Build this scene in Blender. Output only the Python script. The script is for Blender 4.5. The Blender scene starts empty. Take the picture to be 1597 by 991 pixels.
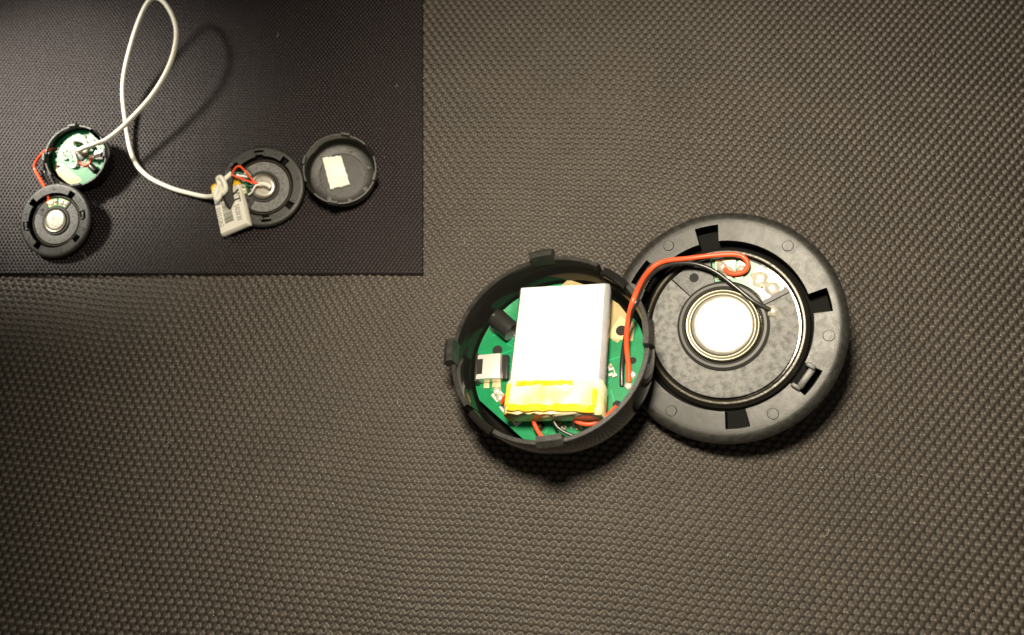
import bpy, bmesh, math, random
import numpy as np
from mathutils import Matrix, Vector

sc = bpy.context.scene
col = sc.collection
PI = math.pi
MM = 0.001
rnd = random.Random(7)

# ---------------------------------------------------------------- camera
PW, PH, F = 1597.0, 991.0, 1230.0             # photograph size and focal length in its pixels
TX, TY, DIST = 0.00007 * F, 0.00027 * F, 176.0  # slant of the fabric plane, distance in mm
_nz = -1 / math.sqrt(1 + TX * TX + TY * TY)
_N = np.array([TX * _nz, TY * _nz, _nz])
_X = np.array([1.0, 0, 0]) - _N[0] * _N
_X /= np.linalg.norm(_X)
_Y = np.cross(_N, _X)
CM = np.array([_X, _Y, _N])                   # camera (right, down, forward) -> world
CAM = -(CM @ np.array([0, 0, DIST]))          # camera position, mm


def ray(x, y):
    return CM @ np.array([(x - PW / 2) / F, (y - PH / 2) / F, 1.0])


def unp(x, y, z=0.0):
    """pixel of the photograph -> point at height z (mm) over the fabric"""
    d = ray(x, y)
    return CAM + (z - CAM[2]) / d[2] * d


def proj(p):
    c = (np.asarray(p, float) - CAM) @ CM
    return PW / 2 + F * c[0] / c[2], PH / 2 + F * c[1] / c[2]


cd = bpy.data.cameras.new('camera')
cam = bpy.data.objects.new('camera', cd)
col.objects.link(cam)
sc.camera = cam
cd.sensor_width = 36
cd.lens = 36 * F / PW
cd.clip_start = 0.002
cd.clip_end = 10
rot = Matrix(((CM[0, 0], -CM[0, 1], -CM[0, 2]),
              (CM[1, 0], -CM[1, 1], -CM[1, 2]),
              (CM[2, 0], -CM[2, 1], -CM[2, 2])))
cam.matrix_world = Matrix.Translation(Vector(CAM) * MM) @ rot.to_4x4()
cd.dof.use_dof = True
cd.dof.focus_distance = 0.167
cd.dof.aperture_fstop = 13

# ---------------------------------------------------------------- light
world = bpy.data.worlds.new('World')
sc.world = world
world.use_nodes = True
bg = world.node_tree.nodes['Background']
bg.inputs[0].default_value = (1.0, 0.86, 0.68, 1)
bg.inputs[1].default_value = 0.09


def spot(name, loc, target, watts, color, angle, blend, size):
    d = bpy.data.lights.new(name, 'SPOT')
    d.energy = watts
    d.color = color
    d.spot_size = math.radians(angle)
    d.spot_blend = blend
    d.shadow_soft_size = size * MM
    o = bpy.data.objects.new(name, d)
    col.objects.link(o)
    v = Vector(loc) * MM
    o.location = v
    o.rotation_euler = (Vector(target) * MM - v).to_track_quat('-Z', 'Y').to_euler()
    return o


spot('phone_flash', (4, 8, 178), (38, -12, 0), 3.1, (1.0, 0.885, 0.68), 104, 1.0, 15)
spot('mat_side_light', (-178, 82, 110), (-121, 58, 0), 3.2, (1.0, 0.93, 0.78), 44, 1.0, 13)  # added light for the left of the mat, in place of a flash

sc.view_settings.view_transform = 'Standard'
sc.view_settings.look = 'None'
sc.view_settings.exposure = 0
sc.view_settings.gamma = 1
sc.render.engine = 'CYCLES'

# ---------------------------------------------------------------- materials
def mat(name, color, rough=0.5, metal=0.0, spec=0.5, noise=None, bump=None, coat=0.0, sheen=0.0, alpha=1.0, trans=0.0, wear=None):
    """noise = (scale per metre, other colour, low, high); bump = (scale per metre, strength, distance mm)"""
    m = bpy.data.materials.new(name)
    m.use_nodes = True
    nt = m.node_tree
    b = nt.nodes['Principled BSDF']
    b.inputs['Base Color'].default_value = (*color, 1)
    b.inputs['Roughness'].default_value = rough
    b.inputs['Metallic'].default_value = metal
    b.inputs['Specular IOR Level'].default_value = spec
    b.inputs['Coat Weight'].default_value = coat
    b.inputs['Coat Roughness'].default_value = 0.12
    b.inputs['Sheen Weight'].default_value = sheen
    b.inputs['Sheen Roughness'].default_value = 0.4
    b.inputs['Alpha'].default_value = alpha
    b.inputs['Transmission Weight'].default_value = trans
    tc = nt.nodes.new('ShaderNodeTexCoord')
    if noise:
        n = nt.nodes.new('ShaderNodeTexNoise')
        n.inputs['Scale'].default_value = noise[0]
        n.inputs['Detail'].default_value = 5
        nt.links.new(tc.outputs['Object'], n.inputs['Vector'])
        r = nt.nodes.new('ShaderNodeMapRange')
        r.inputs['From Min'].default_value = noise[2]
        r.inputs['From Max'].default_value = noise[3]
        nt.links.new(n.outputs['Fac'], r.inputs['Value'])
        x = nt.nodes.new('ShaderNodeMix')
        x.data_type = 'RGBA'
        x.inputs['A'].default_value = (*color, 1)
        x.inputs['B'].default_value = (*noise[1], 1)
        nt.links.new(r.outputs['Result'], x.inputs['Factor'])
        nt.links.new(x.outputs['Result'], b.inputs['Base Color'])
    if wear:
        n = nt.nodes.new('ShaderNodeTexNoise')
        n.inputs['Scale'].default_value = wear[0]
        n.inputs['Detail'].default_value = 6
        n.inputs['Distortion'].default_value = 1.2
        nt.links.new(tc.outputs['Object'], n.inputs['Vector'])
        r = nt.nodes.new('ShaderNodeMapRange')
        r.inputs['From Min'].default_value = .35
        r.inputs['From Max'].default_value = .68
        r.inputs['To Min'].default_value = wear[1]
        r.inputs['To Max'].default_value = wear[2]
        nt.links.new(n.outputs['Fac'], r.inputs['Value'])
        nt.links.new(r.outputs['Result'], b.inputs['Roughness'])
    if bump:
        n = nt.nodes.new('ShaderNodeTexNoise')
        n.inputs['Scale'].default_value = bump[0]
        n.inputs['Detail'].default_value = 3
        nt.links.new(tc.outputs['Object'], n.inputs['Vector'])
        k = nt.nodes.new('ShaderNodeBump')
        k.inputs['Strength'].default_value = bump[1]
        k.inputs['Distance'].default_value = bump[2] * MM
        nt.links.new(n.outputs['Fac'], k.inputs['Height'])
        nt.links.new(k.outputs['Normal'], b.inputs['Normal'])
    return m


M = {
    'fabric': mat('woven_nylon', (0.060, 0.050, 0.041), 0.45, spec=0.45, sheen=0.05, noise=(60, (0.074, 0.061, 0.050), .35, .7), bump=(7000, 0.5, 0.10)),
    'mat': mat('fine_woven_nylon', (0.0135, 0.0086, 0.0102), 0.42, spec=0.25, noise=(60, (0.017, 0.0112, 0.013), .35, .7), bump=(9000, 0.4, 0.06)),
    'plastic': mat('black_grained_plastic', (0.014, 0.0134, 0.0118), 0.40, spec=0.45, wear=(420, .34, .43), noise=(900, (0.032, 0.031, 0.028), .35, .75), bump=(6500, 0.45, 0.08)),
    'gloss': mat('black_gloss_plastic', (0.010, 0.0095, 0.0085), 0.2, spec=0.5, wear=(400, .09, .17)),
    'recess_shade': mat('recess_shade_black', (0.004, 0.004, 0.0035), 0.7, spec=0.08),  # ring plastic darkened, so slots and recess carry their shade as colour
    'clear': mat('dark_amber_lacquer', (0.030, 0.024, 0.012), 0.34, spec=0.4, bump=(900, 0.5, 0.12)),
    'felt': mat('grey_felt', (0.20, 0.20, 0.195), 0.7, noise=(800, (0.10, 0.10, 0.099), .42, .68), bump=(2600, 0.9, 0.25)),
    'rubber': mat('black_rubber', (0.030, 0.029, 0.026), 0.5),
    'steel': mat('nickel_steel', (0.70, 0.66, 0.58), 0.3, metal=0.8, wear=(260, .26, .36), bump=(420, 0.10, 0.05)),
    'lip': mat('dull_brass_lip', (0.20, 0.18, 0.135), 0.38, metal=0.8),
    'solder': mat('solder_blob', (0.66, 0.62, 0.52), 0.25, metal=0.5, bump=(900, 0.8, 0.2)),
    'gold': mat('gold_plating', (0.66, 0.53, 0.30), 0.35, metal=0.4),
    'tin': mat('tinned_steel', (0.84, 0.82, 0.76), 0.3, metal=0.55),
    'pcb': mat('green_solder_mask', (0.002, 0.165, 0.055), 0.35, noise=(500, (0.003, 0.20, 0.072), .35, .7), bump=(1500, 0.15, 0.05)),
    'laminate': mat('tan_bare_laminate', (0.30, 0.235, 0.105), 0.45, noise=(800, (0.36, 0.29, 0.14), .3, .7)),
    'white': mat('white_print', (0.46, 0.455, 0.43), 0.5),
    'chip': mat('grey_chip_epoxy', (0.06, 0.058, 0.055), 0.4),
    'hole': mat('drilled_hole', (0.006, 0.006, 0.005), 0.8),
    'black': mat('black_component', (0.018, 0.017, 0.016), 0.33, bump=(900, 0.2, 0.1)),
    'pouch': mat('silver_pouch_laminate', (0.57, 0.58, 0.59), 0.42, metal=0.15, wear=(120, .35, .55), bump=(170, 0.6, 0.7)),
    'label': mat('white_battery_label', (0.62, 0.60, 0.53), 0.5, bump=(140, 0.12, 0.4)),
    'kapton': mat('amber_polyimide_tape', (0.72, 0.40, 0.012), 0.16, spec=0.6, noise=(300, (0.80, 0.52, 0.04), .42, .66), bump=(300, 0.8, 0.5)),
    'film': mat('pale_polyimide_film', (0.66, 0.52, 0.13), 0.15, spec=0.6, noise=(170, (0.80, 0.74, 0.48), .38, .58), bump=(260, 0.9, 0.6)),
    'track': mat('copper_track_under_mask', (0.010, 0.30, 0.125), 0.35),
    'dust': mat('pale_dust', (0.5, 0.47, 0.40), 0.9),
    'ink': mat('black_ink', (0.02, 0.016, 0.012), 0.6),
    'red': mat('red_insulation', (0.80, 0.085, 0.025), 0.38),
    'wire_black': mat('black_insulation', (0.020, 0.019, 0.017), 0.3),
    'green_wire': mat('green_insulation', (0.006, 0.14, 0.075), 0.35),
    'white_wire': mat('white_insulation', (0.78, 0.77, 0.72), 0.4),
    'cord': mat('white_cord_jacket', (0.74, 0.72, 0.63), 0.42, bump=(700, 0.1, 0.1)),
    'foam': mat('white_foam', (0.80, 0.79, 0.74), 0.8, noise=(120, (0.84, 0.79, 0.62), .45, .7), bump=(1800, 0.6, 0.3)),
}

def paint_gap_shade(m, dark):  # warp yarns darkened: shade of the weave gaps put into the colour
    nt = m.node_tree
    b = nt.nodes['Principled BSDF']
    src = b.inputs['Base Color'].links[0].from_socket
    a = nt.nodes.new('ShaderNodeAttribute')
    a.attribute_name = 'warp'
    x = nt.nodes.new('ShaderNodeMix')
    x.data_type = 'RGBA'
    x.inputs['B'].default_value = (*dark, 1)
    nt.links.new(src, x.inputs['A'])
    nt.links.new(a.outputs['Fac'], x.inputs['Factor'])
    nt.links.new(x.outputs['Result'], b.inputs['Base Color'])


paint_gap_shade(M['fabric'], (0.016, 0.014, 0.011))
paint_gap_shade(M['mat'], (0.005, 0.0045, 0.0045))

# ---------------------------------------------------------------- mesh helpers (all lengths in mm)
class MB:
    def __init__(self):
        self.v, self.f = [], []

    def add(self, vs, fs):
        o = len(self.v)
        self.v += [tuple(p) for p in vs]
        self.f += [tuple(i + o for i in f) for f in fs]
        return self

    def lathe(self, angles, profile):
        """profile(i, a) -> list of (r, z); angles is the full list, closed"""
        n = None
        vs = []
        for i, a in enumerate(angles):
            p = profile(i, a)
            n = len(p)
            vs += [(r * math.cos(a), r * math.sin(a), z) for r, z in p]
        fs = []
        L = len(angles)
        for i in range(L):
            j = (i + 1) % L
            for k in range(n - 1):
                fs.append((i * n + k, j * n + k, j * n + k + 1, i * n + k + 1))
        return self.add(vs, fs)

    def sector(self, a0, a1, prof, seg=40, caps=True):
        n = len(prof)
        vs, fs = [], []
        for i in range(seg + 1):
            a = a0 + (a1 - a0) * i / seg
            vs += [(r * math.cos(a), r * math.sin(a), z) for r, z in prof]
        for i in range(seg):
            for k in range(n):
                m = (k + 1) % n
                fs.append((i * n + k, (i + 1) * n + k, (i + 1) * n + m, i * n + m))
        if caps:
            fs.append(tuple(range(n)))
            fs.append(tuple(seg * n + k for k in reversed(range(n))))
        return self.add(vs, fs)

    def box(self, c, s, rz=0.0, bev=0.0, tilt=0.0):
        bm = bmesh.new()
        bmesh.ops.create_cube(bm, size=1)
        bmesh.ops.scale(bm, vec=s, verts=bm.verts)
        if bev:
            bmesh.ops.bevel(bm, geom=list(bm.edges), offset=bev, segments=2, profile=0.6, affect='EDGES')
        R = Matrix.Rotation(rz, 4, 'Z') @ Matrix.Rotation(tilt, 4, 'X')
        T = Matrix.Translation(c) @ R
        bm.verts.index_update()
        self.add([T @ v.co for v in bm.verts], [[v.index for v in f.verts] for f in bm.faces])
        bm.free()
        return self

    def cyl(self, c, r, h, seg=20, r2=None, dome=0.0, axis=None):
        """upright cylinder from c upward, closed"""
        r2 = r if r2 is None else r2
        vs, fs = [], []
        rings = [(r, 0), (r2, h * (1 - dome * .5)), (r2 * (1 - .12 * (dome > 0)), h)]
        if dome == 0:
            rings = [(r, 0), (r2, h)]
        for rr, z in rings:
            vs += [(rr * math.cos(2 * PI * i / seg), rr * math.sin(2 * PI * i / seg), z) for i in range(seg)]
        for k in range(len(rings) - 1):
            for i in range(seg):
                j = (i + 1) % seg
                fs.append((k * seg + i, k * seg + j, (k + 1) * seg + j, (k + 1) * seg + i))
        fs.append(tuple(reversed(range(seg))))
        fs.append(tuple((len(rings) - 1) * seg + i for i in range(seg)))
        if axis is not None:
            q = Vector((0, 0, 1)).rotation_difference(Vector(axis)).to_matrix()
            vs = [q @ Vector(p) for p in vs]
        return self.add([(p[0] + c[0], p[1] + c[1], p[2] + c[2]) for p in vs], fs)

    def prism(self, outline, z0, z1):
        n = len(outline)
        vs = [(x, y, z0) for x, y in outline] + [(x, y, z1) for x, y in outline]
        fs = [tuple(reversed(range(n))), tuple(n + i for i in range(n))]
        fs += [(i, (i + 1) % n, n + (i + 1) % n, n + i) for i in range(n)]
        return self.add(vs, fs)

    def tube(self, pts, r, sides=10, per=8, flat_end=True):
        P = spline(pts, per)
        T = np.gradient(P, axis=0)
        T /= np.linalg.norm(T, axis=1)[:, None] + 1e-12
        up = np.array([0.13, 0.2, 1.0])
        n0 = np.cross(T[0], up)
        n0 /= np.linalg.norm(n0)
        vs, fs = [], []
        for i in range(len(P)):
            n0 = n0 - np.dot(n0, T[i]) * T[i]
            n0 /= np.linalg.norm(n0)
            b = np.cross(T[i], n0)
            for k in range(sides):
                a = 2 * PI * k / sides
                vs.append(P[i] + r * (math.cos(a) * n0 + math.sin(a) * b))
        for i in range(len(P) - 1):
            for k in range(sides):
                m = (k + 1) % sides
                fs.append((i * sides + k, i * sides + m, (i + 1) * sides + m, (i + 1) * sides + k))
        fs.append(tuple(reversed(range(sides))))
        fs.append(tuple((len(P) - 1) * sides + k for k in range(sides)))
        return self.add(vs, fs)

    def blob(self, c, r, h, seed=0, n=10):
        rr = random.Random(seed)
        vs, fs = [], []
        rings = 4
        for k in range(rings):
            t = k / (rings - 0.4) * PI / 2
            for i in range(n):
                a = 2 * PI * i / n
                q = r * math.cos(t) * (1 + .22 * rr.uniform(-1, 1))
                vs.append((c[0] + q * math.cos(a), c[1] + q * math.sin(a), c[2] + h * math.sin(t) * (1 + .1 * rr.uniform(-1, 1))))
        for k in range(rings - 1):
            for i in range(n):
                j = (i + 1) % n
                fs.append((k * n + i, k * n + j, (k + 1) * n + j, (k + 1) * n + i))
        fs.append(tuple((rings - 1) * n + i for i in range(n)))
        fs.append(tuple(reversed(range(n))))
        return self.add(vs, fs)

    def build(self, name, m, parent=None, loc=None, smooth=35, origin=None, second=None):
        if origin is not None:
            o_ = np.array(origin, float)
            self.v = [tuple(np.array(p, float) - o_) for p in self.v]
        bm = bmesh.new()
        bv = [bm.verts.new((p[0] * MM, p[1] * MM, p[2] * MM)) for p in self.v]
        for f in self.f:
            try:
                bm.faces.new([bv[i] for i in f])
            except ValueError:
                pass
        bmesh.ops.remove_doubles(bm, verts=bm.verts, dist=2e-6)
        bmesh.ops.dissolve_degenerate(bm, edges=bm.edges, dist=1e-7)
        bmesh.ops.recalc_face_normals(bm, faces=bm.faces)
        lim = math.radians(smooth)
        for f in bm.faces:
            f.smooth = True
        for e in bm.edges:
            e.smooth = len(e.link_faces) == 2 and e.calc_face_angle(0) < lim
        if second:
            for f in bm.faces:
                c = f.calc_center_median() * 1000
                f.material_index = int(second[1](math.hypot(c.x, c.y), c.z))
        me = bpy.data.meshes.new(name)
        bm.to_mesh(me)
        bm.free()
        me.materials.append(M[m] if isinstance(m, str) else m)
        if second:
            me.materials.append(M[second[0]])
        o = bpy.data.objects.new(name, me)
        col.objects.link(o)
        if parent is not None:
            o.parent = parent
        if origin is not None:
            o.location = Vector(origin) * MM
        elif loc is not None:
            o.location = Vector(loc) * MM
        return o


def spline(pts, per=8):
    P = np.array(pts, float)
    if len(P) < 3:
        return P
    P = np.vstack([2 * P[0] - P[1], P, 2 * P[-1] - P[-2]])
    out = []
    for i in range(1, len(P) - 2):
        p0, p1, p2, p3 = P[i - 1:i + 3]
        for s in range(per):
            t = s / per
            out.append(.5 * (2 * p1 + (p2 - p0) * t + (2 * p0 - 5 * p1 + 4 * p2 - p3) * t * t + (3 * p1 - p0 - 3 * p2 + p3) * t ** 3))
    out.append(P[-2])
    return np.array(out)


def tag(o, label=None, cat=None, group=None, kind=None):
    for k, v in (('label', label), ('category', cat), ('group', group), ('kind', kind)):
        if v:
            o[k] = v
    return o


class Frame:
    """a tilted thing: an Empty at its base; z up through its opening"""
    def __init__(self, name, fit, n, k, H, under, spin, ground):
        nn = np.array([n[0], n[1], 1.0])
        nn /= np.linalg.norm(nn)
        u = np.cross([0, 1.0, 0], nn)
        u /= np.linalg.norm(u)
        v = np.cross(nn, u)
        self.R = np.stack([u, v, nn], 1)
        self.k, self.H = k, H
        low = 1e9
        for r, z in under:                      # lowest point of the underside decides the height
            for a in np.linspace(0, 2 * PI, 72):
                q = self.R @ np.array([r * math.cos(a), r * math.sin(a), z - H]) * k
                low = min(low, q[2])
        ztop = ground - low
        self.top = unp(*proj(fit), ztop)
        self.base = self.top - self.R[:, 2] * H * k
        self.spin = spin
        o = bpy.data.objects.new(name, None)
        o.empty_display_size = 0.005
        col.objects.link(o)
        o.matrix_world = Matrix.Translation(Vector(self.base) * MM) @ Matrix([list(r) for r in self.R]).to_4x4() @ Matrix.Diagonal((k, k, k, 1))
        self.o = o

    def local(self, x, y, z):
        """pixel -> local point on the plane at local height z (z counted from the base)"""
        d = self.R.T @ ray(x, y)
        c = self.R.T @ (CAM - self.base) / self.k
        t = (z - c[2]) / d[2]
        p = c + t * d
        return np.array([p[0], p[1], z])

    def world(self, p):
        return self.base + self.R @ (np.array(p, float) * self.k)


def angs(breaks, step=3.0):
    """angles (deg) round the circle with every break doubled"""
    out = []
    b = sorted(breaks)
    b = b + [b[0] + 360]
    for i in range(len(b) - 1):
        n = max(1, int(round((b[i + 1] - b[i]) / step)))
        for k in range(n + 1):
            out.append((b[i] + (b[i + 1] - b[i]) * k / n, i))
    return out


# ---------------------------------------------------------------- woven fabric
def weave(u, v, amp, seed):
    """height (mm, top near 0) and which yarn is up; u, v count warp and weft yarns"""
    rg = np.random.default_rng(seed)
    ju = rg.normal(0, 1, 2048)
    jv = rg.normal(0, 1, 2048)
    i0, j0 = np.round(u).astype(int), np.round(v).astype(int)
    fu, fv = u - i0, v - j0
    par = np.where((i0 + j0) % 2 == 0, 1.0, -1.0)      # plain weave: over and under in turn
    cu, cv = np.cos(PI * fu), np.cos(PI * fv)
    site = np.sin(i0 * 12.9898 + j0 * 78.233) * 43758.5453
    site = site - np.floor(site) - .5
    weft = (1 - (np.abs(fv) / .5) ** 2.4) * .95 + par * cu * .50 + .03 * jv[j0 % 2048] + .16 + .10 * site
    warp = (1 - (np.abs(fu) / .5) ** 2.4) * .60 - par * cv * .36 + .03 * ju[i0 % 2048] - .16
    h = np.maximum(weft, warp)
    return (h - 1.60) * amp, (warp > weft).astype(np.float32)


def grid_mesh(name, X, Y, Z, keep, m, extra=None, wp=None):
    ny, nx = X.shape
    idx = np.arange(nx * ny).reshape(ny, nx)
    q = np.stack([idx[:-1, :-1], idx[:-1, 1:], idx[1:, 1:], idx[1:, :-1]], -1)
    kq = keep[:-1, :-1] & keep[:-1, 1:] & keep[1:, 1:] & keep[1:, :-1]
    q = q[kq]
    used = np.unique(q)
    remap = -np.ones(nx * ny, int)
    remap[used] = np.arange(len(used))
    co = np.stack([X.ravel()[used], Y.ravel()[used], Z.ravel()[used]], 1)
    q = remap[q]
    if extra is not None:
        ev, ef = extra
        q = np.vstack([q, np.array(ef) + len(co)])
        co = np.vstack([co, np.array(ev, float)])
    me = bpy.data.meshes.new(name)
    me.vertices.add(len(co))
    me.vertices.foreach_set('co', (co * MM).astype(np.float32).ravel())
    me.loops.add(q.size)
    me.loops.foreach_set('vertex_index', q.astype(np.int32).ravel())
    me.polygons.add(len(q))
    me.polygons.foreach_set('loop_start', (np.arange(len(q)) * 4).astype(np.int32))
    me.polygons.foreach_set('use_smooth', np.ones(len(q), bool))
    me.update(calc_edges=True)
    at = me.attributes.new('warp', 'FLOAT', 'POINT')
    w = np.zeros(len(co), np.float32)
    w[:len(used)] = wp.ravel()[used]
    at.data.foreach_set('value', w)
    me.materials.append(M[m])
    o = bpy.data.objects.new(name, me)
    col.objects.link(o)
    return o


def inside(X, Y, poly, grow):
    """inside a convex counter-clockwise polygon grown by so many mm"""
    k = np.ones(X.shape, bool)
    for i in range(len(poly)):
        a, b = np.array(poly[i]), np.array(poly[(i + 1) % len(poly)])
        d = b - a
        n = np.array([d[1], -d[0]]) / np.hypot(*d)
        k &= (X - a[0]) * n[0] + (Y - a[1]) * n[1] < grow
    return k


view = [unp(0, PH)[:2], unp(PW, PH)[:2], unp(PW, 0)[:2], unp(0, 0)[:2]]
MZ = 0.75                                        # top of the mat
c0 = unp(659, 427, MZ)[:2]
c1 = unp(659, 0, MZ)[:2]
c2 = unp(0, 427, MZ)[:2]
mA = c0
mB = c0 + (c1 - c0) * 1.14                       # up the right edge, past the frame
mD = c0 + (c2 - c0) * 1.12                       # along the bottom edge, past the frame
mC = mD + (mB - mA) * 1.12 + np.array([-14, 6])
matpoly = [mD, mA, mB, mC]

ANG = math.radians(-5.5)
YW, YR = 1.01, 1.38                              # yarn spacing, mm


def sheet(per, lim_u, lim_v):
    """weave sampled per times each yarn, laid on the table with a slight waviness"""
    uu = np.arange(lim_u[0] * per, lim_u[1] * per) / per + (.5 - .5 / per if per % 2 == 0 else 0)
    vv = np.arange(lim_v[0] * per, lim_v[1] * per) / per + (.5 - .5 / per if per % 2 == 0 else 0)
    U, V = np.meshgrid(uu, vv)
    Z, W = weave(U, V, 0.66, 3)
    LU = U * YW + .30 * np.sin(V / 23 + 1.0) + .10 * np.sin(V / 7.3)
    LV = V * YR + .45 * np.sin(U / 31 + .4) + .25 * np.sin(U / 11) + .12 * np.sin(U / 4.7 + V / 9)
    X = math.cos(ANG) * LU - math.sin(ANG) * LV
    Y = math.sin(ANG) * LU + math.cos(ANG) * LV
    return X, Y, Z + .35 * np.sin(X / 41 + .5) * np.sin(Y / 33) - .1, W


GX, GY, GZ, WP = sheet(5, (-172, 172), (-78, 106))
keep = inside(GX, GY, view, 7) & ~inside(GX, GY, matpoly, -2.5)
# plain continuation of the sheet outside the detailed part, one step lower
ex = [(-420, -420, -1.3), (420, -420, -1.3), (420, 420, -1.3), (-420, 420, -1.3)]
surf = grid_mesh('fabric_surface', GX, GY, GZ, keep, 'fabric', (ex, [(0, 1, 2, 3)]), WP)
tag(surf, 'coarse dark grey woven nylon surface under everything', 'fabric', kind='structure')
GX, GY, GZ, WP = sheet(3, (-185, 170), (-85, 105))
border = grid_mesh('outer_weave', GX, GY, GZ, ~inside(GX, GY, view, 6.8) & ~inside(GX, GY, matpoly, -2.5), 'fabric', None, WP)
border.parent = surf
print('triangles', len(surf.data.polygons) * 2, len(border.data.polygons) * 2)
del GX, GY, GZ

MU = int(np.linalg.norm(mA - mD) / .475)         # yarns across the mat
MV = int(np.linalg.norm(mB - mA) / .70)
S, T = np.meshgrid((np.arange(MU * 4) + .5) / (MU * 4), (np.arange(MV * 4) + .5) / (MV * 4))
S = (S - S.min()) / (S.max() - S.min())
T = (T - T.min()) / (T.max() - T.min())
IU, IV = np.meshgrid(np.arange(MU * 4) / 4 - .375, np.arange(MV * 4) / 4 - .375)
GZ, WP = weave(IU, IV, 0.36, 11)
GZ = GZ + MZ
GX = (1 - T) * ((1 - S) * mD[0] + S * mA[0]) + T * ((1 - S) * mC[0] + S * mB[0])
GY = (1 - T) * ((1 - S) * mD[1] + S * mA[1]) + T * ((1 - S) * mC[1] + S * mB[1])
skirt = (S == 0) | (S == 1) | (T == 0) | (T == 1)
GZ[skirt] = -0.45
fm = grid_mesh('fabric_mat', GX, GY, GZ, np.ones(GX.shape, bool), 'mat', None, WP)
tag(fm, 'thin black fine woven fabric mat carrying the white cord', 'mat')
del S, T, GX, GY, GZ

# ---------------------------------------------------------------- ring-shaped front housing with its driver
RH = 8.0
RING_UNDER = [(22.6, 4.6), (21.0, 3.4), (17, 1.8), (12, .75), (6, .15), (0, 0)]


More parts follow.
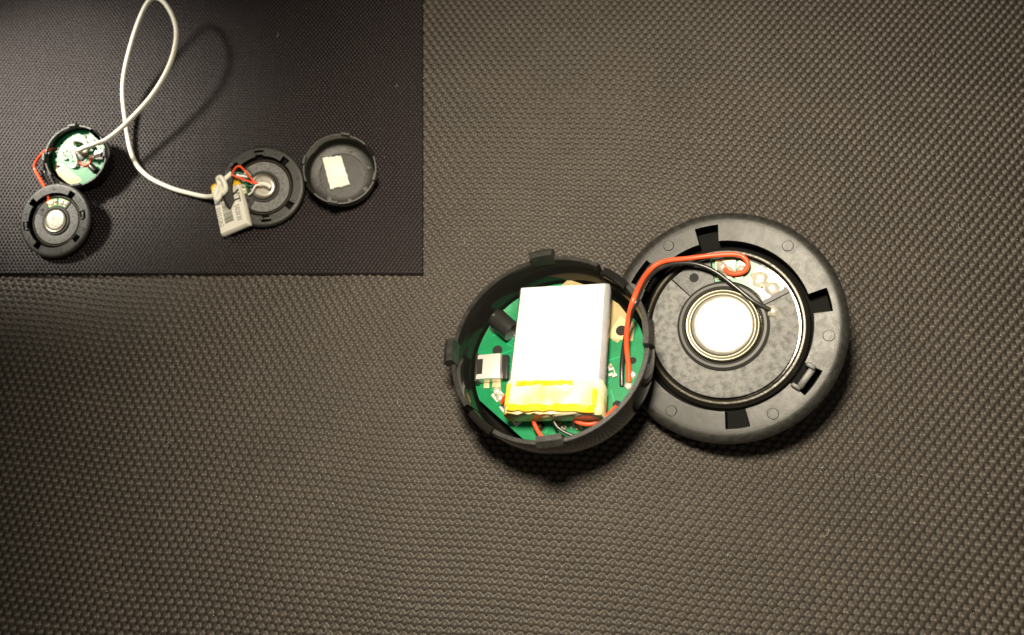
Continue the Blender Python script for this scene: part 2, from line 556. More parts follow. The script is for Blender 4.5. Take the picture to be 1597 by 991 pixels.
def speaker_housing(fit, n, k, spin, dspin, ground, label, group):
    fr = Frame('speaker_housing', fit, n, k, RH, RING_UNDER + [(23.7, 6)], spin, ground)
    o = tag(fr.o, label, 'speaker', group)
    slots = [0, 47, 133, 180, 227, 313]
    half = {0: 8.0, 180: 8.0}
    br = []
    for s in slots:
        h = half.get(s, 6.6)
        br += [s - h, s + h]
    A = angs(br)
    start = sorted(br)
    rg = [(r, z) for r, z in reversed(RING_UNDER)]

    def prof(i, a):
        ang, sec = A[i]
        mid = (start[sec] + (start + [start[0] + 360])[sec + 1]) / 2
        is_slot = any(abs((mid - s + 180) % 360 - 180) < 1 for s in slots)
        p = rg + [(23.4, 5.3), (23.7, 6.2), (23.55, 7.0), (23.1, 7.6), (22.4, 7.93), (21.8, 8.0)]
        if is_slot:
            p += [(20.9, 8.0), (20.6, 4.0), (17.4, 3.9)]
        else:
            p += [(20.9, 8.0), (20.9, 8.0), (17.4, 8.0)]
        p += [(17.3, 3.9), (17.0, 3.8), (0.01, 3.8)]
        return p
    sp = math.radians(spin)
    shell = MB().lathe([math.radians(a) + sp for a, _ in A], prof).build('front_shell', 'plastic', o, smooth=40, second=('recess_shade', lambda r, z: r < 20.95 and 3.55 < z < 7.9))
    for a in (27, 85, 157, 203, 275, 333):       # ejector marks on the ring
        t = math.radians(a + spin)
        MB().cyl((20.1 * math.cos(t), 20.1 * math.sin(t), 7.95), 1.15, .28, 18, 1.0).build('round_boss', 'plastic', shell)
    for a in (0, 180):                           # snap clips in the two wide slots
        t = math.radians(a + spin)
        b = MB()
        b.box((19.0 * math.cos(t), 19.0 * math.sin(t), 7.0), (1.3, 4.6, 2.6), t, .2)
        for s in (-1, 1):
            b.box((18.5 * math.cos(t) - s * 2.4 * math.sin(t), 18.5 * math.sin(t) + s * 2.4 * math.cos(t), 7.4), (1.9, .9, 2.8), t, .2)
        b.build('snap_clip', 'plastic', shell)
    d = math.radians(dspin)
    # driver: basket, lacquered edge, felt, rubber collar, magnet cup
    ra = [2 * PI * i / 96 for i in range(96)]
    basket = MB().lathe(ra, lambda i, a: [(16.9, 4.1), (16.6, 5.2), (16.0, 5.5), (15.4, 5.4), (14.9, 5.0), (8, 5.0), (.01, 5.0)]).build('driver_basket', 'gloss', o)
    MB().lathe(ra, lambda i, a: [(15.95, 5.35), (16.0, 5.75), (15.75, 6.0), (15.4, 6.0), (15.15, 5.75), (15.2, 5.3)]).build('lacquer_bead', 'clear', basket)
    g0, g1 = math.radians(58) + d, math.radians(167) + d      # the sector without felt
    felt = MB().sector(g1, g0 + 2 * PI, [(9.1, 4.9), (9.1, 6.0), (9.3, 6.12), (14.3, 6.12), (14.55, 6.0), (14.55, 4.9)], 90).build('felt_pad', 'felt', o, smooth=50)
    MB().lathe(ra, lambda i, a: [(9.3, 4.9), (9.1, 6.6), (8.6, 7.0), (8.1, 7.0), (7.6, 6.6), (7.45, 4.9)]).build('rubber_collar', 'rubber', o)
    mg = MB().lathe(ra, lambda i, a: [(7.45, 4.9), (7.4, 7.1), (7.15, 7.45), (6.9, 7.45), (6.6, 7.2), (6.3, 7.2), (6.05, 7.4), (5.0, 7.43), (2.5, 7.45), (.01, 7.45)]).build('magnet_cup', 'steel', o, smooth=50, second=('lip', lambda r, z: r > 6.1))
    # plastic bridge with its locating hole next to the felt
    br_ = MB().sector(math.radians(131) + d, g1 - .02, [(9.2, 4.9), (9.2, 6.2), (14.4, 6.2), (14.4, 4.9)], 16).build('plastic_bridge', 'plastic', o)
    t = math.radians(150) + d
    MB().cyl((11.8 * math.cos(t), 11.8 * math.sin(t), 6.18), .95, .08, 18).build('locating_hole', 'hole', br_)
    MB().sector(g0 - .01, g0 + .07, [(9.1, 4.9), (9.1, 6.7), (14.6, 6.7), (14.6, 4.9)], 4).build('bridge_rib', 'rubber', o)
    # terminal board with solder joints
    tb = MB().sector(g0 + .09, math.radians(130) + d, [(9.4, 4.9), (9.4, 5.9), (14.4, 5.9), (14.4, 4.9)], 24).build('terminal_board', 'pcb', o)
    for a0, a1, r0, r1 in ((62, 74, 10.2, 13.9), (76, 91, 9.9, 14.1), (99, 107, 10.2, 13.9), (110, 127, 9.9, 14.0)):
        MB().sector(math.radians(a0) + d, math.radians(a1) + d, [(r0, 5.8), (r0, 6.15), (r1, 6.15), (r1, 5.8)], 8).build('solder_pad', 'gold', tb)
    for a, r, s in ((68, 12.2, 1.5), (83, 12.0, 1.9), (103, 12.2, 1.0), (116, 11.4, 1.2), (122, 12.6, 1.1)):
        t = math.radians(a) + d
        MB().blob((r * math.cos(t), r * math.sin(t), 6.0), s, .75, a).build('solder_joint', 'solder', tb)
    return fr


# ---------------------------------------------------------------- round back cup, with or without its circuit board
CH = 15.0
CUP_UNDER = [(19.9, 6.2), (19.2, 4.4), (17.2, 2.7), (13, 1.2), (7, .3), (0, 0)]
BZ = CH - 8.2                                    # top of the circuit board


def ear_cup(fit, n, k, spin, ground, label, group, board=None, floor_marks=False, bz=BZ):
    fr = Frame('ear_cup', fit, n, k, CH, CUP_UNDER, spin, ground)
    o = tag(fr.o, label, 'ear cup', group)
    br = [-12, 12, 168, 192, 41, 53, 127, 139, 221, 233, 307, 319]
    A = angs(br)
    start = sorted(br)
    rg = list(reversed(CUP_UNDER))
    fl = 2.0

    def prof(i, a):
        ang, sec = A[i]
        mid = ((start + [start[0] + 360])[sec] + (start + [start[0] + 360])[sec + 1]) / 2
        low = any(abs((mid - s + 180) % 360 - 180) < 1 for s in (0, 180))
        zt = CH - (3.2 if low else 0)
        return rg + [(20.1, 8.0), (20.4, zt - .35), (20.25, zt), (19.5, zt), (19.38, zt - .2), (18.75, 5.0), (18.4, 3.8), (17.6, fl + 1.1), (13.0, fl + .9), (12.8, fl + .55), (.01, fl + .5)]
    sp = math.radians(spin)
    shell = MB().lathe([math.radians(a) + sp for a, _ in A], prof).build('cup_shell', 'plastic', o, smooth=40, second=('gloss', lambda r, z: z < CH - .3 and (board is not None or r > 18.3)))
    for a in (47, 133, 227, 313):
        t = math.radians(a + spin)
        b = MB()
        b.sector(t - math.radians(7), t + math.radians(7), [(19.2, CH - 1.4), (19.3, CH + 2.3), (20.4, CH + 2.3), (21.4, CH + 1.4), (21.4, CH - .2), (20.5, CH - .9)], 8)
        b.build('rim_tab', 'plastic', shell)
    for a in (0, 180):
        t = math.radians(a + spin)
        b = MB()
        b.sector(t - math.radians(9), t + math.radians(9), [(19.2, CH - 3.6), (19.2, CH - 1.7), (19.6, CH - 1.3), (20.3, CH - 1.3), (20.75, CH - 1.7), (20.5, CH - 3.6)], 8)
        b.build('rim_catch', 'gloss', shell, smooth=60)
    if floor_marks:
        for a, r, q in ((20, 15.4, 1.1), (75, 15.0, 1.0), (140, 15.4, 1.3), (205, 14.8, 1.1), (245, 15.6, 1.5), (288, 15.4, 1.2), (330, 15.4, 1.4)):
            t = math.radians(a)
            MB().cyl((r * math.cos(t), r * math.sin(t), fl + .95), q, .5, 16, q * .9).build('floor_boss', 'plastic', shell)
    if board is not None:
        circuit_board(o, board, bz)
    return fr


def circuit_board(o, deg, BZ):
    R0 = Matrix.Rotation(math.radians(deg), 3, 'Z')

    def at(x, y, z):
        return tuple(R0 @ Vector((x, y, z)))
    rz0 = math.radians(deg)
    # outline: a disc with two flats
    out = []
    for i in range(120):
        a = 2 * PI * i / 120
        x, y = 18.2 * math.cos(a), 18.2 * math.sin(a)
        for na, dist in ((math.radians(232), 16.2), (math.radians(48), 16.6)):
            s = x * math.cos(na) + y * math.sin(na) - dist
            if s > 0:
                x, y = x - s * math.cos(na), y - s * math.sin(na)
        v = at(x, y, 0)
        out.append((v[0], v[1]))
    b = MB().prism(out, BZ - 1.0, BZ).build('circuit_board', 'pcb', o)
    z = BZ

    def part(name, m, mb, smooth=35):
        return mb.build(name, m, b, smooth=smooth)
    ar = math.radians(-38)
    # bare corner with the printed antenna
    cA = Vector((-6.6, -10.9))
    ux, uy = Vector((math.cos(ar), math.sin(ar))), Vector((-math.sin(ar), math.cos(ar)))
    q = [cA + ux * s + uy * t for s, t in ((-9.6, 2.6), (9.8, 2.6), (8.6, -3.6), (2.5, -4.9), (-4.5, -4.6), (-10.2, -2.6))]
    part('bare_corner', 'laminate', MB().prism([tuple(R0.to_2x2() @ p) for p in q], z, z + .08))
    tr = MB()
    px = -4.5
    for i in range(6):
        c = cA + ux * px + uy * .2
        tr.box(at(c.x, c.y, z + .13), (.45, 3.6, .1), ar + rz0)
        c2_ = cA + ux * (px + .72) + uy * (1.8 if i % 2 else -1.6)
        tr.box(at(c2_.x, c2_.y, z + .132), (1.9, .45, .1), ar + rz0)
        px += 1.44
    c = cA + ux * (px + 1.0) + uy * 1.9
    tr.box(at(c.x, c.y, z + .134), (3.4, .5, .1), ar + rz0)
    part('antenna_trace', 'white', tr)
    # plated mounting corner with a hole
    q = [(-15.6, -3.0), (-10.3, -4.4), (-13.2, -9.0), (-16.2, -6.4)]
    part('plated_corner', 'gold', MB().prism([at(x, y, 0)[:2] for x, y in q], z, z + .12))
    for x, y, r in ((-13.4, -5.6, 1.15), (-12.3, 10.4, .9), (3.4, 13.9, 1.0), (13.3, -3.7, 1.1), (-15.6, 1.2, .7)):
        part('drill_hole', 'hole', MB().cyl(at(x, y, z + .02), r, .16, 18))
    # usb socket
    part('socket_tail', 'black', MB().box(at(11.0, .9, z + .8), (1.4, 5.4, 1.6), rz0, .1))
    part('usb_socket', 'tin', MB().box(at(14.2, .9, z + 1.35), (5.2, 5.6, 2.6), rz0, .35))
    part('socket_mouth', 'black', MB().box(at(16.9, .9, z + 1.3), (.5, 6.4, 2.9), rz0, .15))
    part('socket_slot', 'black', MB().box(at(16.2, .9, z + 2.66), (1.5, 3.4, .1), rz0))
    part('solder_feet', 'gold', MB().box(at(13.0, 4.3, z + .2), (1.8, 1.2, .4), rz0, .1).box(at(15.2, 4.3, z + .2), (1.2, 1.2, .4), rz0, .1))
    # cylindrical button or capacitor lying on the board
    part('capacitor', 'black', MB().cyl(at(9.4, -6.6, z + 2.2), 2.2, 5.4, 24, 2.2, .25, at(.72, -.69, .12)), 50)
    part('capacitor_pad', 'white', MB().box(at(8.2, -6.3, z + .2), (2.0, 3.6, .4), rz0 + .6, .1))
    # chips
    part('main_chip', 'chip', MB().box(at(1.8, 1.8, z + .5), (5.6, 5.6, 1.0), rz0 + .7, .12))
    part('flash_chip', 'chip', MB().box(at(8.4, 9.6, z + .45), (4.2, 3.4, .9), rz0 + .6, .1))
    part('chip_legs', 'gold', MB().box(at(6.2, 11.2, z + .15), (.8, 3.2, .3), rz0 + .6).box(at(10.4, 8.2, z + .15), (.8, 3.2, .3), rz0 + .6))
    part('crystal', 'steel', MB().box(at(-2.6, 11.0, z + .4), (3.0, 2.0, .8), rz0 + .3, .15))
    part('regulator', 'black', MB().box(at(-8.6, -1.0, z + .4), (2.4, 1.6, .8), rz0, .1))
    # swarm of tiny passives with white ends, and print around them
    rr = random.Random(5)
    wb, bb, pr = MB(), MB(), MB()
    n = 0
    while n < 90:
        x, y = rr.uniform(-12, 12), rr.uniform(-9, 15)
        if math.hypot(x, y) > 15.6 or x * .62 + y * .79 < -5.5 or (x > 9.5 and abs(y) < 5) or math.hypot(x - 1.8, y - 1.8) < 4 or (x > 5 and y < -2) or (x < -9.5 and y > 6):
            continue
        if x > 3 and rr.random() < .45:
            continue
        a = rz0 + rr.choice([0, PI / 2]) + .25
        (wb if n % 3 else bb).box(at(x, y, z + .25), (1.0, .55, .5), a)
        if n % 2:
            pr.box(at(x + rr.uniform(-.8, .8), y + rr.uniform(-.8, .8), z + .03 + .0005 * n), (rr.uniform(.6, 1.8), .22, .05), a + (PI / 2 if n % 4 == 1 else 0))
        n += 1
    for mb, nm, mt in ((wb, 'tiny_resistors', 'white'), (bb, 'tiny_capacitors', 'laminate'), (pr, 'board_print', 'white')):
        tag(part(nm, mt, mb), kind='stuff')
    tk = MB()
    for i in range(46):
        x, y = rr.uniform(-13, 14), rr.uniform(-11, 13)
        a = rr.choice([0, PI / 4, PI / 2, 3 * PI / 4]) + .25
        for sgm in range(3):
            L_ = rr.uniform(1.2, 4.0)
            x2, y2 = x + L_ * math.cos(a), y + L_ * math.sin(a)
            if math.hypot(x2, y2) > 16.5 or x2 * .62 + y2 * .79 < -9.5:
                break
            tk.box(at((x + x2) / 2, (y + y2) / 2, z + .01 + .0004 * (i * 3 + sgm)), (L_, .26, .05), a + rz0)
            x, y = x2, y2
            a += rr.choice([-PI / 4, PI / 4])
    tag(part('copper_tracks', 'track', tk), kind='stuff')
    for x, y, w_ in ((12.6, 6.6, 2.2), (10.8, 9.4, 2.0), (8.2, 12.4, 1.8)):
        part('test_pad', 'white', MB().box(at(x, y, z + .1), (w_, w_, .2), rz0 + .7, .05))
        part('pad_hole', 'pcb', MB().box(at(x, y, z + .21), (w_ * .45, w_ * .45, .1), rz0 + .7))
    for x, y in ((12.2, 7.0), (12.9, 5.6), (6.6, -3.4), (5.2, -5.2), (-15.2, 4.2), (-14.6, 6.6)):
        part('solder_joint', 'solder', MB().blob(at(x, y, z), .9, .6, int(x * 7 + y * 3)))
    return b


# main pair on the coarse fabric
ringA = speaker_housing((44.6, -4.7, 6), (-.31, -.12), 1.01, -40, -36, 0.0,
                        'large round black housing tucked under the rim of the battery-filled cup', 'round speaker housings')
cupA = ear_cup((8.2, -10.75, 14), (-.235, .150), 1.0, 47, 0.0,
               'large round black cup holding the silver battery', 'round ear cups', 180)
# three smaller ones and an empty cup on the mat
ringB = speaker_housing((-111.25, 27.23, 2), (-.034, -.23), .385, 8, -8, MZ,
                        'small round black housing with white-lit magnet joined by red wire to green board', 'round speaker housings')
cupB = ear_cup((-107.58, 43.6, 4), (.047, -.215), .375, 50, MZ,
               'small black cup with green circuit board and white knotted cord', 'round ear cups', 0, bz=CH - 4.6)
ringC = speaker_housing((-60.0, 34.3, 2), (.10, -.23), .415, 98, 74, MZ,
                        'small round black housing partly covered by the labelled battery', 'round speaker housings')
cupC = ear_cup((-40.65, 36.95, 4), (.17, -.19), .415, 36, MZ,
               'empty small black cup with a white foam rectangle inside', 'round ear cups', None, True)


# ---------------------------------------------------------------- batteries
def matrix_frame(o, org, ex, ey, k=1.0):
    ez = np.cross(ex, ey)
    ez /= np.linalg.norm(ez)
    ex = np.array(ex) / np.linalg.norm(ex)
    ey = np.cross(ez, ex)
    R = np.stack([ex, ey, ez], 1)
    o.matrix_world = Matrix.Translation(Vector(org) * MM) @ Matrix([list(r) for r in R]).to_4x4() @ Matrix.Diagonal((k, k, k, 1))
    return R


def pouch(mb, L, Wd, T):
    """soft pillow: rounded edges, slightly domed top, sealed sides"""
    nx, ny = 26, 34
    vs, fs = [], []
    rr = np.random.default_rng(2)
    for side in (1, -1):
        for j in range(ny + 1):
            for i in range(nx + 1):
                x, y = (i / nx * 2 - 1), (j / ny * 2 - 1)
                ex = 1 - max(0, abs(x) - .90) / .10
                ey = 1 - max(0, abs(y) - .94) / .06
                e = min(ex, ey)
                h = (1 - (1 - e) ** 2.2)
                dome = .16 * (1 - x * x) * (1 - y * y)
                z = T / 2 * (.42 + .58 * h) + dome * side * (side > 0) + .05 * math.sin(5 * x + 3 * y) * h
                corner = 1 - .012 * (abs(x) > .95) * (abs(y) > .95)
                vs.append((x * Wd / 2 * corner, y * L / 2 * corner, T / 2 + side * z))
    m = (nx + 1) * (ny + 1)
    ix = lambda i, j: j * (nx + 1) + i
    for j in range(ny):
        for i in range(nx):
            fs.append((ix(i, j), ix(i + 1, j), ix(i + 1, j + 1), ix(i, j + 1)))
            fs.append((m + ix(i, j), m + ix(i, j + 1), m + ix(i + 1, j + 1), m + ix(i + 1, j)))
    edge = [ix(i, 0) for i in range(nx + 1)] + [ix(nx, j) for j in range(1, ny + 1)] + [ix(i, ny) for i in range(nx - 1, -1, -1)] + [ix(0, j) for j in range(ny - 1, 0, -1)]
    for a, b in zip(edge, edge[1:] + edge[:1]):
        fs.append((a, m + a, m + b, b))
    return mb.add(vs, fs)


def tape(mb, y0, y1, Wd, T, seed, g=.14):
    """wrinkled sleeve of tape over one end"""
    rr = random.Random(seed)
    ny = 10
    sec = [(-Wd / 2 - g, .3), (-Wd / 2 - g, T - .7), (-Wd / 2 + .7, T + g)]
    sec += [(-Wd / 2 + .7 + (Wd - 1.4) * i / 16, T + g + .16 * (1 - (i / 8 - 1) ** 2)) for i in range(1, 16)]
    sec += [(Wd / 2 - .7, T + g), (Wd / 2 + g, T - .7), (Wd / 2 + g, .3), (Wd / 2 - .7, -g), (-Wd / 2 + .7, -g)]
    n = len(sec)
    vs, fs = [], []
    for j in range(ny + 1):
        y = y0 + (y1 - y0) * j / ny
        for x, z in sec:
            sq = 1.0 if j > 1 else (.93 if j else .80)
            vs.append((x + rr.uniform(-.03, .03), y + rr.uniform(-.22, .22), T / 2 + (z - T / 2) * sq + (rr.uniform(-.05, .20) if z > T / 2 else rr.uniform(-.05, 0))))
    for j in range(ny):
        for k in range(n):
            m = (k + 1) % n
            fs.append((j * n + k, j * n + m, (j + 1) * n + m, (j + 1) * n + k))
    fs.append(tuple(range(n)))
    return mb.add(vs, fs)


ztop = CH - .6
pa = [cupA.local(x, y, ztop) for x, y in ((811, 444), (946, 437), (938, 648), (783, 634))]
mid = sum(pa) / 4
ey = (pa[0] + pa[1]) / 2 - (pa[2] + pa[3]) / 2
BW = (np.linalg.norm(pa[0] - pa[1]) + np.linalg.norm(pa[2] - pa[3])) / 2
BL = np.linalg.norm(ey)
print('battery mm', BW, BL)
ex_ = np.cross(ey, [0, 0, 1.0])
BT = 5.0
bat = bpy.data.objects.new('battery', None)
col.objects.link(bat)
org = cupA.world(mid - np.array([0, 0, BT]))
matrix_frame(bat, org, cupA.R @ ex_, cupA.R @ ey)
tag(bat, 'silver pouch battery with amber taped end lying in the large cup', 'battery', 'pouch batteries')
pouch(MB(), BL, BW, BT).build('pouch', 'pouch', bat, smooth=50)
film = tape(MB(), -BL / 2 - .5, -BL / 2 + 6.2, BW, BT, 4).build('amber_tape', 'film', bat, smooth=60)
rt = random.Random(12)


def fold(y0, y1, x0, x1, seed, m='kapton'):
    """crumpled strip where the tape lies double, a little above the film"""
    r_ = random.Random(seed)
    n_ = 14
    vs_, fs_ = [], []
    for i in range(n_ + 1):
        x = x0 + (x1 - x0) * i / n_
        for j in range(4):
            y = y0 + (y1 - y0) * j / 3 + r_.uniform(-.3, .3) * min(1, abs(y1 - y0))
            vs_.append((x, y, BT + .36 + .16 * (1 - (2 * x / BW) ** 2) + r_.uniform(-.06, .14)))
    for i in range(n_):
        for j in range(3):
            fs_.append((i * 4 + j, (i + 1) * 4 + j, (i + 1) * 4 + j + 1, i * 4 + j + 1))
    return MB().add(vs_, fs_).build('tape_overlap', m, film, smooth=70)


fold(-BL / 2 + 5.1, -BL / 2 + 5.9, -BW / 2 + 2.2, BW / 2 - 5.5, 1)
fold(-BL / 2 - .3, -BL / 2 + 1.1, -BW / 2 + .8, BW / 2 - .9, 2)
fold(-BL / 2 + .9, -BL / 2 + 5.4, -BW / 2 + .3, -BW / 2 + 1.1, 3)
fold(-BL / 2 + .9, -BL / 2 + 4.2, BW / 2 - 1.6, BW / 2 - .6, 4)
MB().tube([(3.2, -BL / 2 + .2, 1.0), (4.5, -BL / 2 - .9, .8), (7.0, -BL / 2 - 1.1, .6), (9.6, -BL / 2 + .4, .2), (11.2, -BL / 2 + 3.0, -1.2)], .42).build('red_lead', 'red', bat, smooth=60)
MB().tube([(-4.6, -BL / 2 + .3, 1.0), (-4.4, -BL / 2 - 1.2, .5), (-3.2, -BL / 2 - 3.2, -.6), (-1.6, -BL / 2 - 4.4, -1.6)], .42).build('red_lead', 'red', bat, smooth=60)
MB().tube([(-1.0, -BL / 2 + .3, 1.0), (0.6, -BL / 2 - 2.0, .4), (4.0, -BL / 2 - 3.2, -.6), (8.0, -BL / 2 - 2.2, -1.5)], .36).build('black_lead', 'wire_black', bat, smooth=60)
MB().tube([(-BW / 2 - .2, -BL / 2 + 4.6, 1.4), (-BW / 2 - 1.5, -BL / 2 + 4.6, .5), (-BW / 2 - 2.8, -BL / 2 + 3.8, -1.2)], .4).build('red_lead', 'red', bat, smooth=60)
# pad that carries the battery above the board
MB().box(cupA.o.matrix_world.inverted() @ Vector(org) * 1000 - Vector((0, 0, 1.3)), (9, 12, 2.5), math.atan2(ey[1], ey[0]) - PI / 2, .2).build('foam_spacer', 'rubber', cupA.o)

# --- labelled battery leaning on the small housing
kb = .415
q = [unp(320 + x / 8.26, 250 + y / 8.26, z) for x, y, z in ((22, 335, 3.7), (402, 212, 5.2), (585, 822, 5.0), (228, 940, 3.5))]
mid = sum(q) / 4
ey = (q[0] + q[1]) / 2 - (q[2] + q[3]) / 2
ex_ = (q[1] + q[2]) / 2 - (q[0] + q[3]) / 2
LW, LL = np.linalg.norm(ex_) / kb, np.linalg.norm(ey) / kb
print('labelled battery mm', LW, LL)
bt2 = bpy.data.objects.new('battery', None)
col.objects.link(bt2)
ezn = np.cross(ex_, ey)
ezn /= np.linalg.norm(ezn)
ex_ = ex_ / np.linalg.norm(ex_) + np.cross(ey, ezn) / np.linalg.norm(ey)
R2 = matrix_frame(bt2, mid - ezn * BT * kb, ex_, ey, kb)
tag(bt2, 'white battery with printed barcode and amber tape under the knotted cord', 'battery', 'pouch batteries')
pouch(MB(), LL, LW, BT).build('pouch', 'label', bt2, smooth=50)
tp = MB()
tape(tp, -LL / 2 - .4, -LL / 2 + 6.4, LW, BT, 9)
tp.v = [(-x, -y, z) for x, y, z in tp.v]
tp.build('amber_tape', 'kapton', bt2, smooth=60)


def top_z(x, y):
    return BT + .16 * (1 - (2 * x / LW) ** 2) * (1 - (2 * y / LL) ** 2) + .05 * math.sin(10 * x / LW + 6 * y / LL) + .06


def print_mesh(name, polys):
    """flat print: list of 2-D polygons (x across, y along) laid on the label"""
    mb = MB()
    for p in polys:
        mb.add([(x, y, top_z(x, y)) for x, y in p], [tuple(range(len(p)))])
    return mb.build(name, 'ink', bt2)


def stroke(x0, y0, x1, y1, w):
    d = Vector((x1 - x0, y1 - y0)).normalized()
    n = Vector((-d.y, d.x)) * w / 2
    return [(x0 - n.x, y0 - n.y), (x1 - n.x, y1 - n.y), (x1 + n.x, y1 + n.y), (x0 + n.x, y0 + n.y)]


SERIF = {  # strokes on a 1 x 1.4 body: x0,y0,x1,y1,width
    'X': [(.15, 1.4, .85, 0, .22), (.85, 1.4, .15, 0, .10), (0, 1.4, .38, 1.4, .08), (.62, 1.4, 1, 1.4, .08), (0, 0, .38, 0, .08), (.62, 0, 1, 0, .08)],
    'T': [(.5, 1.4, .5, 0, .20), (0, 1.37, 1, 1.37, .10), (.03, 1.38, .03, 1.1, .08), (.97, 1.38, .97, 1.1, .08), (.28, 0, .72, 0, .08)],
    'Y': [(.12, 1.4, .5, .65, .20), (.88, 1.4, .5, .65, .10), (.5, .68, .5, 0, .18), (0, 1.4, .34, 1.4, .08), (.66, 1.4, 1, 1.4, .08), (.3, 0, .7, 0, .08)],
    '1': [(.5, 1.4, .5, 0, .17), (.28, 1.2, .52, 1.37, .10), (.26, 0, .74, 0, .08)],
}


def arc(cx, cy, rx, ry, a0, a1, n=12):
    return [(cx + rx * math.cos(math.radians(a0 + (a1 - a0) * i / n)), cy + ry * math.sin(math.radians(a0 + (a1 - a0) * i / n))) for i in range(n + 1)]


def poly(pts, w):
    return [(*pts[i], *pts[i + 1], w) for i in range(len(pts) - 1)]


SERIF['0'] = poly(arc(.5, .7, .34, .66, 0, 360, 18), .13)
SERIF['2'] = poly(arc(.5, 1.02, .33, .34, 165, -25), .13) + poly([(.80, .87), (.14, .06)], .12) + [(.10, .06, .88, .06, .13), (.88, .06, .90, .30, .08)]
SERIF['3'] = poly(arc(.47, 1.03, .30, .33, 150, -80), .13) + poly(arc(.47, .38, .36, .36, 85, -150), .13)
SERIF['5'] = [(.25, 1.36, .84, 1.36, .13), (.25, 1.38, .20, .78, .10)] + poly(arc(.47, .44, .36, .40, 130, -150), .13)
SERIF['6'] = poly(arc(.5, .42, .33, .38, 0, 360, 16), .13) + poly(arc(.72, .50, .55, .88, 180, 95), .13)
for ch in SERIF:
    SERIF[ch] = [s for s in SERIF[ch]]


def write(name, text, x, y, size, adv):
    """text reads towards -y with letter tops towards +x"""
    polys = []
    pos = 0
    for ch in text:
        if ch != ' ':
            for i, (x0, y0, x1, y1, w) in enumerate(SERIF[ch]):
                s = stroke(x0, y0, x1, y1, w * 1.45)
                polys.append([(x + b * size, y - (pos + a * adv) * size) for a, b in s])
        pos += 1.12 * adv
    return print_mesh(name, polys)


write('model_letters', 'XT', 2.7, 7.4, 3.5, 1.1)
write('model_number', '502030', 3.3, -2.0, 1.95, .78)
write('letter_mark', 'Y', -8.3, 4.6, 2.3, 1.0)
write('serial_number', '01011262', -8.2, .9, 1.75, .80)
bars = []
rb = random.Random(3)
yb = 5.2
while yb > -11.0:
    w = rb.choice([.22, .22, .34, .5])
    bars.append([(-4.6, yb), (1.0, yb), (1.0, yb - w), (-4.6, yb - w)])
    yb -= w + rb.choice([.22, .26, .45])
print_mesh('barcode', bars)

# ---------------------------------------------------------------- foam rectangle in the empty cup
fz = 2.9
fp = [cupC.local(460 + x / 7.343, 195 + y / 7.343, fz + 2.2) for x, y in ((312, 372), (525, 350), (632, 682), (400, 733))]
ol = []
rr = random.Random(8)
for i in range(4):
    a, b = fp[i], fp[(i + 1) % 4]
    nd = np.array([-(b - a)[1], (b - a)[0], 0]) / np.linalg.norm(b - a)
    for s in range(9):
        p = a + (b - a) * s / 9 + nd * (rr.uniform(-.35, .35) if s else 0)
        ol.append((p[0], p[1]))
ol = ol[::-1]
cxy = (sum(p[0] for p in ol) / len(ol), sum(p[1] for p in ol) / len(ol))
fo = MB()
n = len(ol)
vs = []
for sc_, z in ((1.0, 0), (1.0, 1.9), (.965, 2.2)):
    vs += [(cxy[0] + (x - cxy[0]) * sc_ - cxy[0], cxy[1] + (y - cxy[1]) * sc_ - cxy[1], z) for x, y in ol]
fs = [tuple(reversed(range(n))), tuple(2 * n + i for i in range(n))]
for k_ in range(2):
    fs += [(k_ * n + i, k_ * n + (i + 1) % n, (k_ + 1) * n + (i + 1) % n, (k_ + 1) * n + i) for i in range(n)]
fo.add(vs, fs)
foam = fo.build('foam_pad', 'foam', smooth=60)
foam.matrix_world = cupC.o.matrix_world @ Matrix.Translation((cxy[0] * MM, cxy[1] * MM, (fz - .02) * MM))
tag(foam, 'white foam rectangle with ragged edges on the floor of the empty cup', 'foam pad')

# ---------------------------------------------------------------- cord and wires
def px(o, s, pts):
    return [unp(o[0] + x / s, o[1] + y / s, z) for x, y, z in pts]


def wire(name, pts, r, m, label, group=None, cat='wire'):
    o = MB().tube(pts, r, 10, 8).build(name, m, smooth=80, origin=pts[0])
    return tag(o, label, cat, group)


cord = bpy.data.objects.new('cord', None)
col.objects.link(cord)
tag(cord, 'thick white cord looping between the small cup and the labelled battery', 'cord')
p = px((60, 180), 8.258, [(405, 335, 6.2), (425, 430, 6.0), (490, 475, 5.6), (575, 480, 5.6), (640, 430, 6.6), (600, 345, 7.4), (520, 315, 7.2), (445, 330, 7.0),
                          (440, 410, 7.6), (510, 450, 8.0), (600, 415, 8.4), (740, 370, 8.4)])
p += px((0, 0), 1, [(168, 217, 7.6), (200, 190, 7.6), (240, 145, 8.5), (267, 95, 10.0), (275, 48, 11.0), (262, 12, 11.5), (243, -3, 11.5), (226, 12, 11.0), (206, 65, 8.5),
                    (192, 130, 5.2), (196, 190, 2.6), (207, 245, 1.5), (229, 274, 1.45), (265, 293, 1.45), (300, 303, 1.8)])
kn = [(0, 470, 2.6), (80, 468, 4.2), (150, 462, 5.3), (215, 450, 5.9), (262, 395, 7.6), (250, 310, 8.4), (205, 238, 8.2), (170, 262, 7.4), (190, 320, 6.6),
      (215, 385, 6.6), (195, 460, 7.9), (158, 520, 7.8), (140, 470, 7.3), (160, 385, 7.6), (210, 315, 6.7), (275, 245, 6.9), (345, 183, 7.3)]
kn = [(x if i < 2 else 196 + (x - 200) * 1.05, y if i < 2 else 372 + (y - 385) * 1.02, z if z < 6 else 5.1 + (z - 5.6) * .72) for i, (x, y, z) in enumerate(kn)]
p += px((320, 250), 8.26, kn)
base = np.array(p[0])
cord.location = Vector((p[0][0], p[0][1], MZ)) * MM
CO = np.array([p[0][0], p[0][1], MZ])


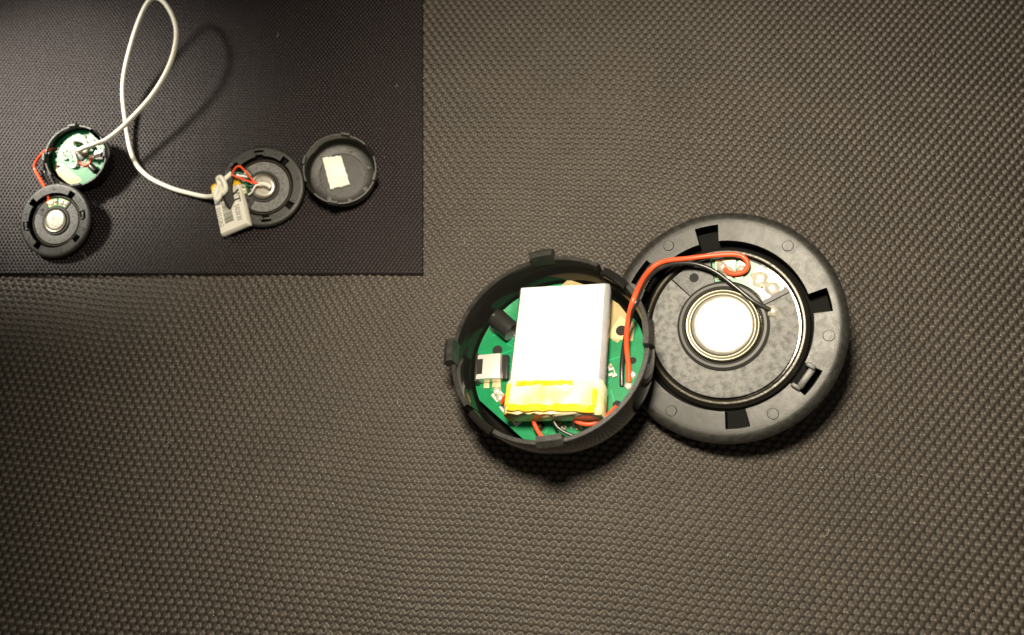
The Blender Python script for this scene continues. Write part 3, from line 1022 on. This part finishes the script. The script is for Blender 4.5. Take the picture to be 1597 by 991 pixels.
def cpart(name, pts, r, m, sides=12, per=10):
    return MB().tube([np.array(t) - CO for t in pts], r, sides, per).build(name, m, cord, smooth=80)


cpart('cord_jacket', p, .57, 'cord', 14, 10)
S4 = lambda pts: px((320, 250), 8.26, pts)
cpart('red_core', S4([(345, 185, 7.3), (370, 130, 8.2), (410, 85, 8.8), (455, 85, 9.0), (520, 150, 8.6), (580, 220, 7.4), (640, 285, 6.6), (690, 310, 6.3)]), .26, 'red', 8)
cpart('red_core', S4([(345, 190, 7.3), (400, 213, 7.4), (480, 245, 7.2), (580, 280, 6.8), (640, 302, 6.5), (690, 315, 6.3)]), .26, 'red', 8)
cpart('green_core', S4([(345, 185, 7.4), (400, 162, 7.6), (460, 170, 7.2), (520, 205, 6.6), (560, 240, 6.0)]), .22, 'green_wire', 8)
cpart('green_core', S4([(530, 275, 5.6), (525, 305, 5.6), (560, 332, 5.8), (610, 330, 6.1), (650, 315, 6.3)]), .22, 'green_wire', 8)
cpart('white_core', S4([(560, 445, 5.2), (600, 415, 5.7), (618, 380, 6.2), (650, 330, 6.5), (690, 316, 6.4)]), .22, 'white_wire', 8)
cpart('white_core', S4([(405, 185, 7.6), (430, 200, 7.4), (480, 205, 7.0), (550, 215, 6.6)]), .30, 'white_wire', 8)
cpart('black_core', S4([(345, 180, 7.2), (345, 140, 7.0), (320, 95, 6.4), (270, 50, 5.0)]), .22, 'wire_black', 8)
cpart('shrink_sleeve', S4([(690, 312, 6.3), (740, 306, 6.3), (800, 318, 6.2), (850, 355, 5.9)]), .55, 'cord', 10)
cpart('twisted_end', S4([(405, 190, 7.2), (430, 215, 6.8), (460, 235, 6.2)]), .55, 'white_wire', 8)
S2 = lambda pts: px((60, 180), 8.258, pts)
cpart('white_core', S2([(430, 380, 6.2), (465, 500, 6.0), (490, 590, 5.6), (480, 655, 5.2), (430, 670, 4.9), (360, 610, 4.6), (300, 575, 4.4), (235, 560, 4.2)]), .30, 'white_wire', 8)
cpart('green_core', S2([(490, 600, 5.0), (420, 590, 4.8), (340, 555, 4.6), (280, 500, 4.6), (225, 455, 4.5)]), .24, 'green_wire', 8)
cpart('red_core', S2([(515, 590, 5.2), (545, 625, 5.0), (600, 645, 4.9), (655, 620, 5.0), (685, 550, 5.0), (695, 470, 4.8), (765, 410, 4.5)]), .27, 'red', 8)
cpart('red_core', S2([(600, 520, 4.9), (600, 580, 4.8), (625, 640, 4.6), (640, 680, 4.4)]), .22, 'red', 8)

# pair of wires between the small cup and its speaker housing
wire('red_wire', px((0, 0), 1, [(91, 233, 4.6), (80, 233, 6.4), (71, 236, 7.0), (60, 247, 4.0), (54, 261, 2.2), (60, 275, 2.6), (68, 289, 4.6), (74, 304, 5.2), (77, 313, 4.6), (69, 321, 4.2)]),
     .36, 'red', 'thin red wire from small green circuit board to small speaker housing beside it')
wire('black_wire', px((0, 0), 1, [(88, 228, 4.6), (80, 236, 6.6), (73, 246, 6.2), (69, 260, 3.0), (71, 273, 2.4), (78, 287, 4.6), (84, 301, 5.2), (90, 312, 4.6), (97, 318, 4.2)]),
     .30, 'wire_black', 'thin black wire from small green circuit board to small speaker housing beside it')
# pair of wires between the large cup and its speaker housing


def fpts(lst):
    out = []
    for fr, x, y, z in lst:
        out.append(fr.world(fr.local(x, y, z)))
    return out


A_, B_ = cupA, ringA
wire('red_wire', fpts([(A_, 981, 596, 7.2), (A_, 980, 570, 8.4), (A_, 977, 535, 10.5), (A_, 980, 497, 13.4), (A_, 990, 462, 16.2)]) +
     fpts([(B_, 1008, 428, 13.5), (B_, 1032, 409, 11.5), (B_, 1075, 403, 9.6), (B_, 1120, 398, 8.6), (B_, 1152, 398, 8.0), (B_, 1166, 410, 7.6), (B_, 1160, 424, 7.2), (B_, 1140, 427, 6.9), (B_, 1127, 417, 6.5)]),
     .52, 'red', 'thick red wire bridging the large cup and large speaker housing')
wire('black_wire', fpts([(A_, 970, 602, 7.2), (A_, 970, 570, 8.2), (A_, 974, 535, 10.2), (A_, 982, 500, 13.0), (A_, 994, 466, 15.8)]) +
     fpts([(B_, 1014, 430, 12.8), (B_, 1040, 414, 10.6), (B_, 1078, 411, 9.0), (B_, 1112, 422, 8.2), (B_, 1145, 446, 7.8), (B_, 1175, 470, 7.4), (B_, 1205, 486, 6.6)]),
     .47, 'wire_black', 'thick black wire running beneath the red one to large speaker housing')

for (x_, y_), r_, sd in (((1206, 487), 1.3, 41), ((1127, 418), 1.2, 42)):
    lp = ringA.local(x_, y_, 6.1)
    MB().blob(tuple(lp), r_, 1.1, sd).build('wire_joint', 'solder', ringA.o)

# lint and dust caught in the weave
rd = random.Random(21)
db = MB()
for i in range(260):
    x, y = rd.uniform(0, PW), rd.uniform(0, PH)
    on_mat = x < 655 and y < 423
    g = unp(x, y, MZ if on_mat else 0.0)
    if i % 9:
        q = rd.uniform(.05, .13) * (.6 if on_mat else 1)
        db.blob((g[0], g[1], g[2] - q * .4), q, q * 1.5, i, 5)
    else:
        a, L_ = rd.uniform(0, 6.28), rd.uniform(.6, 1.8)
        db.tube([(g[0] + L_ * t * math.cos(a + t), g[1] + L_ * t * math.sin(a + t), g[2] + .12) for t in (0, .4, .8, 1.2)], .025, 5, 3)
dust = db.build('dust', 'dust', smooth=80)
tag(dust, 'pale lint and dust specks scattered over the fabric', 'dust', kind='stuff')
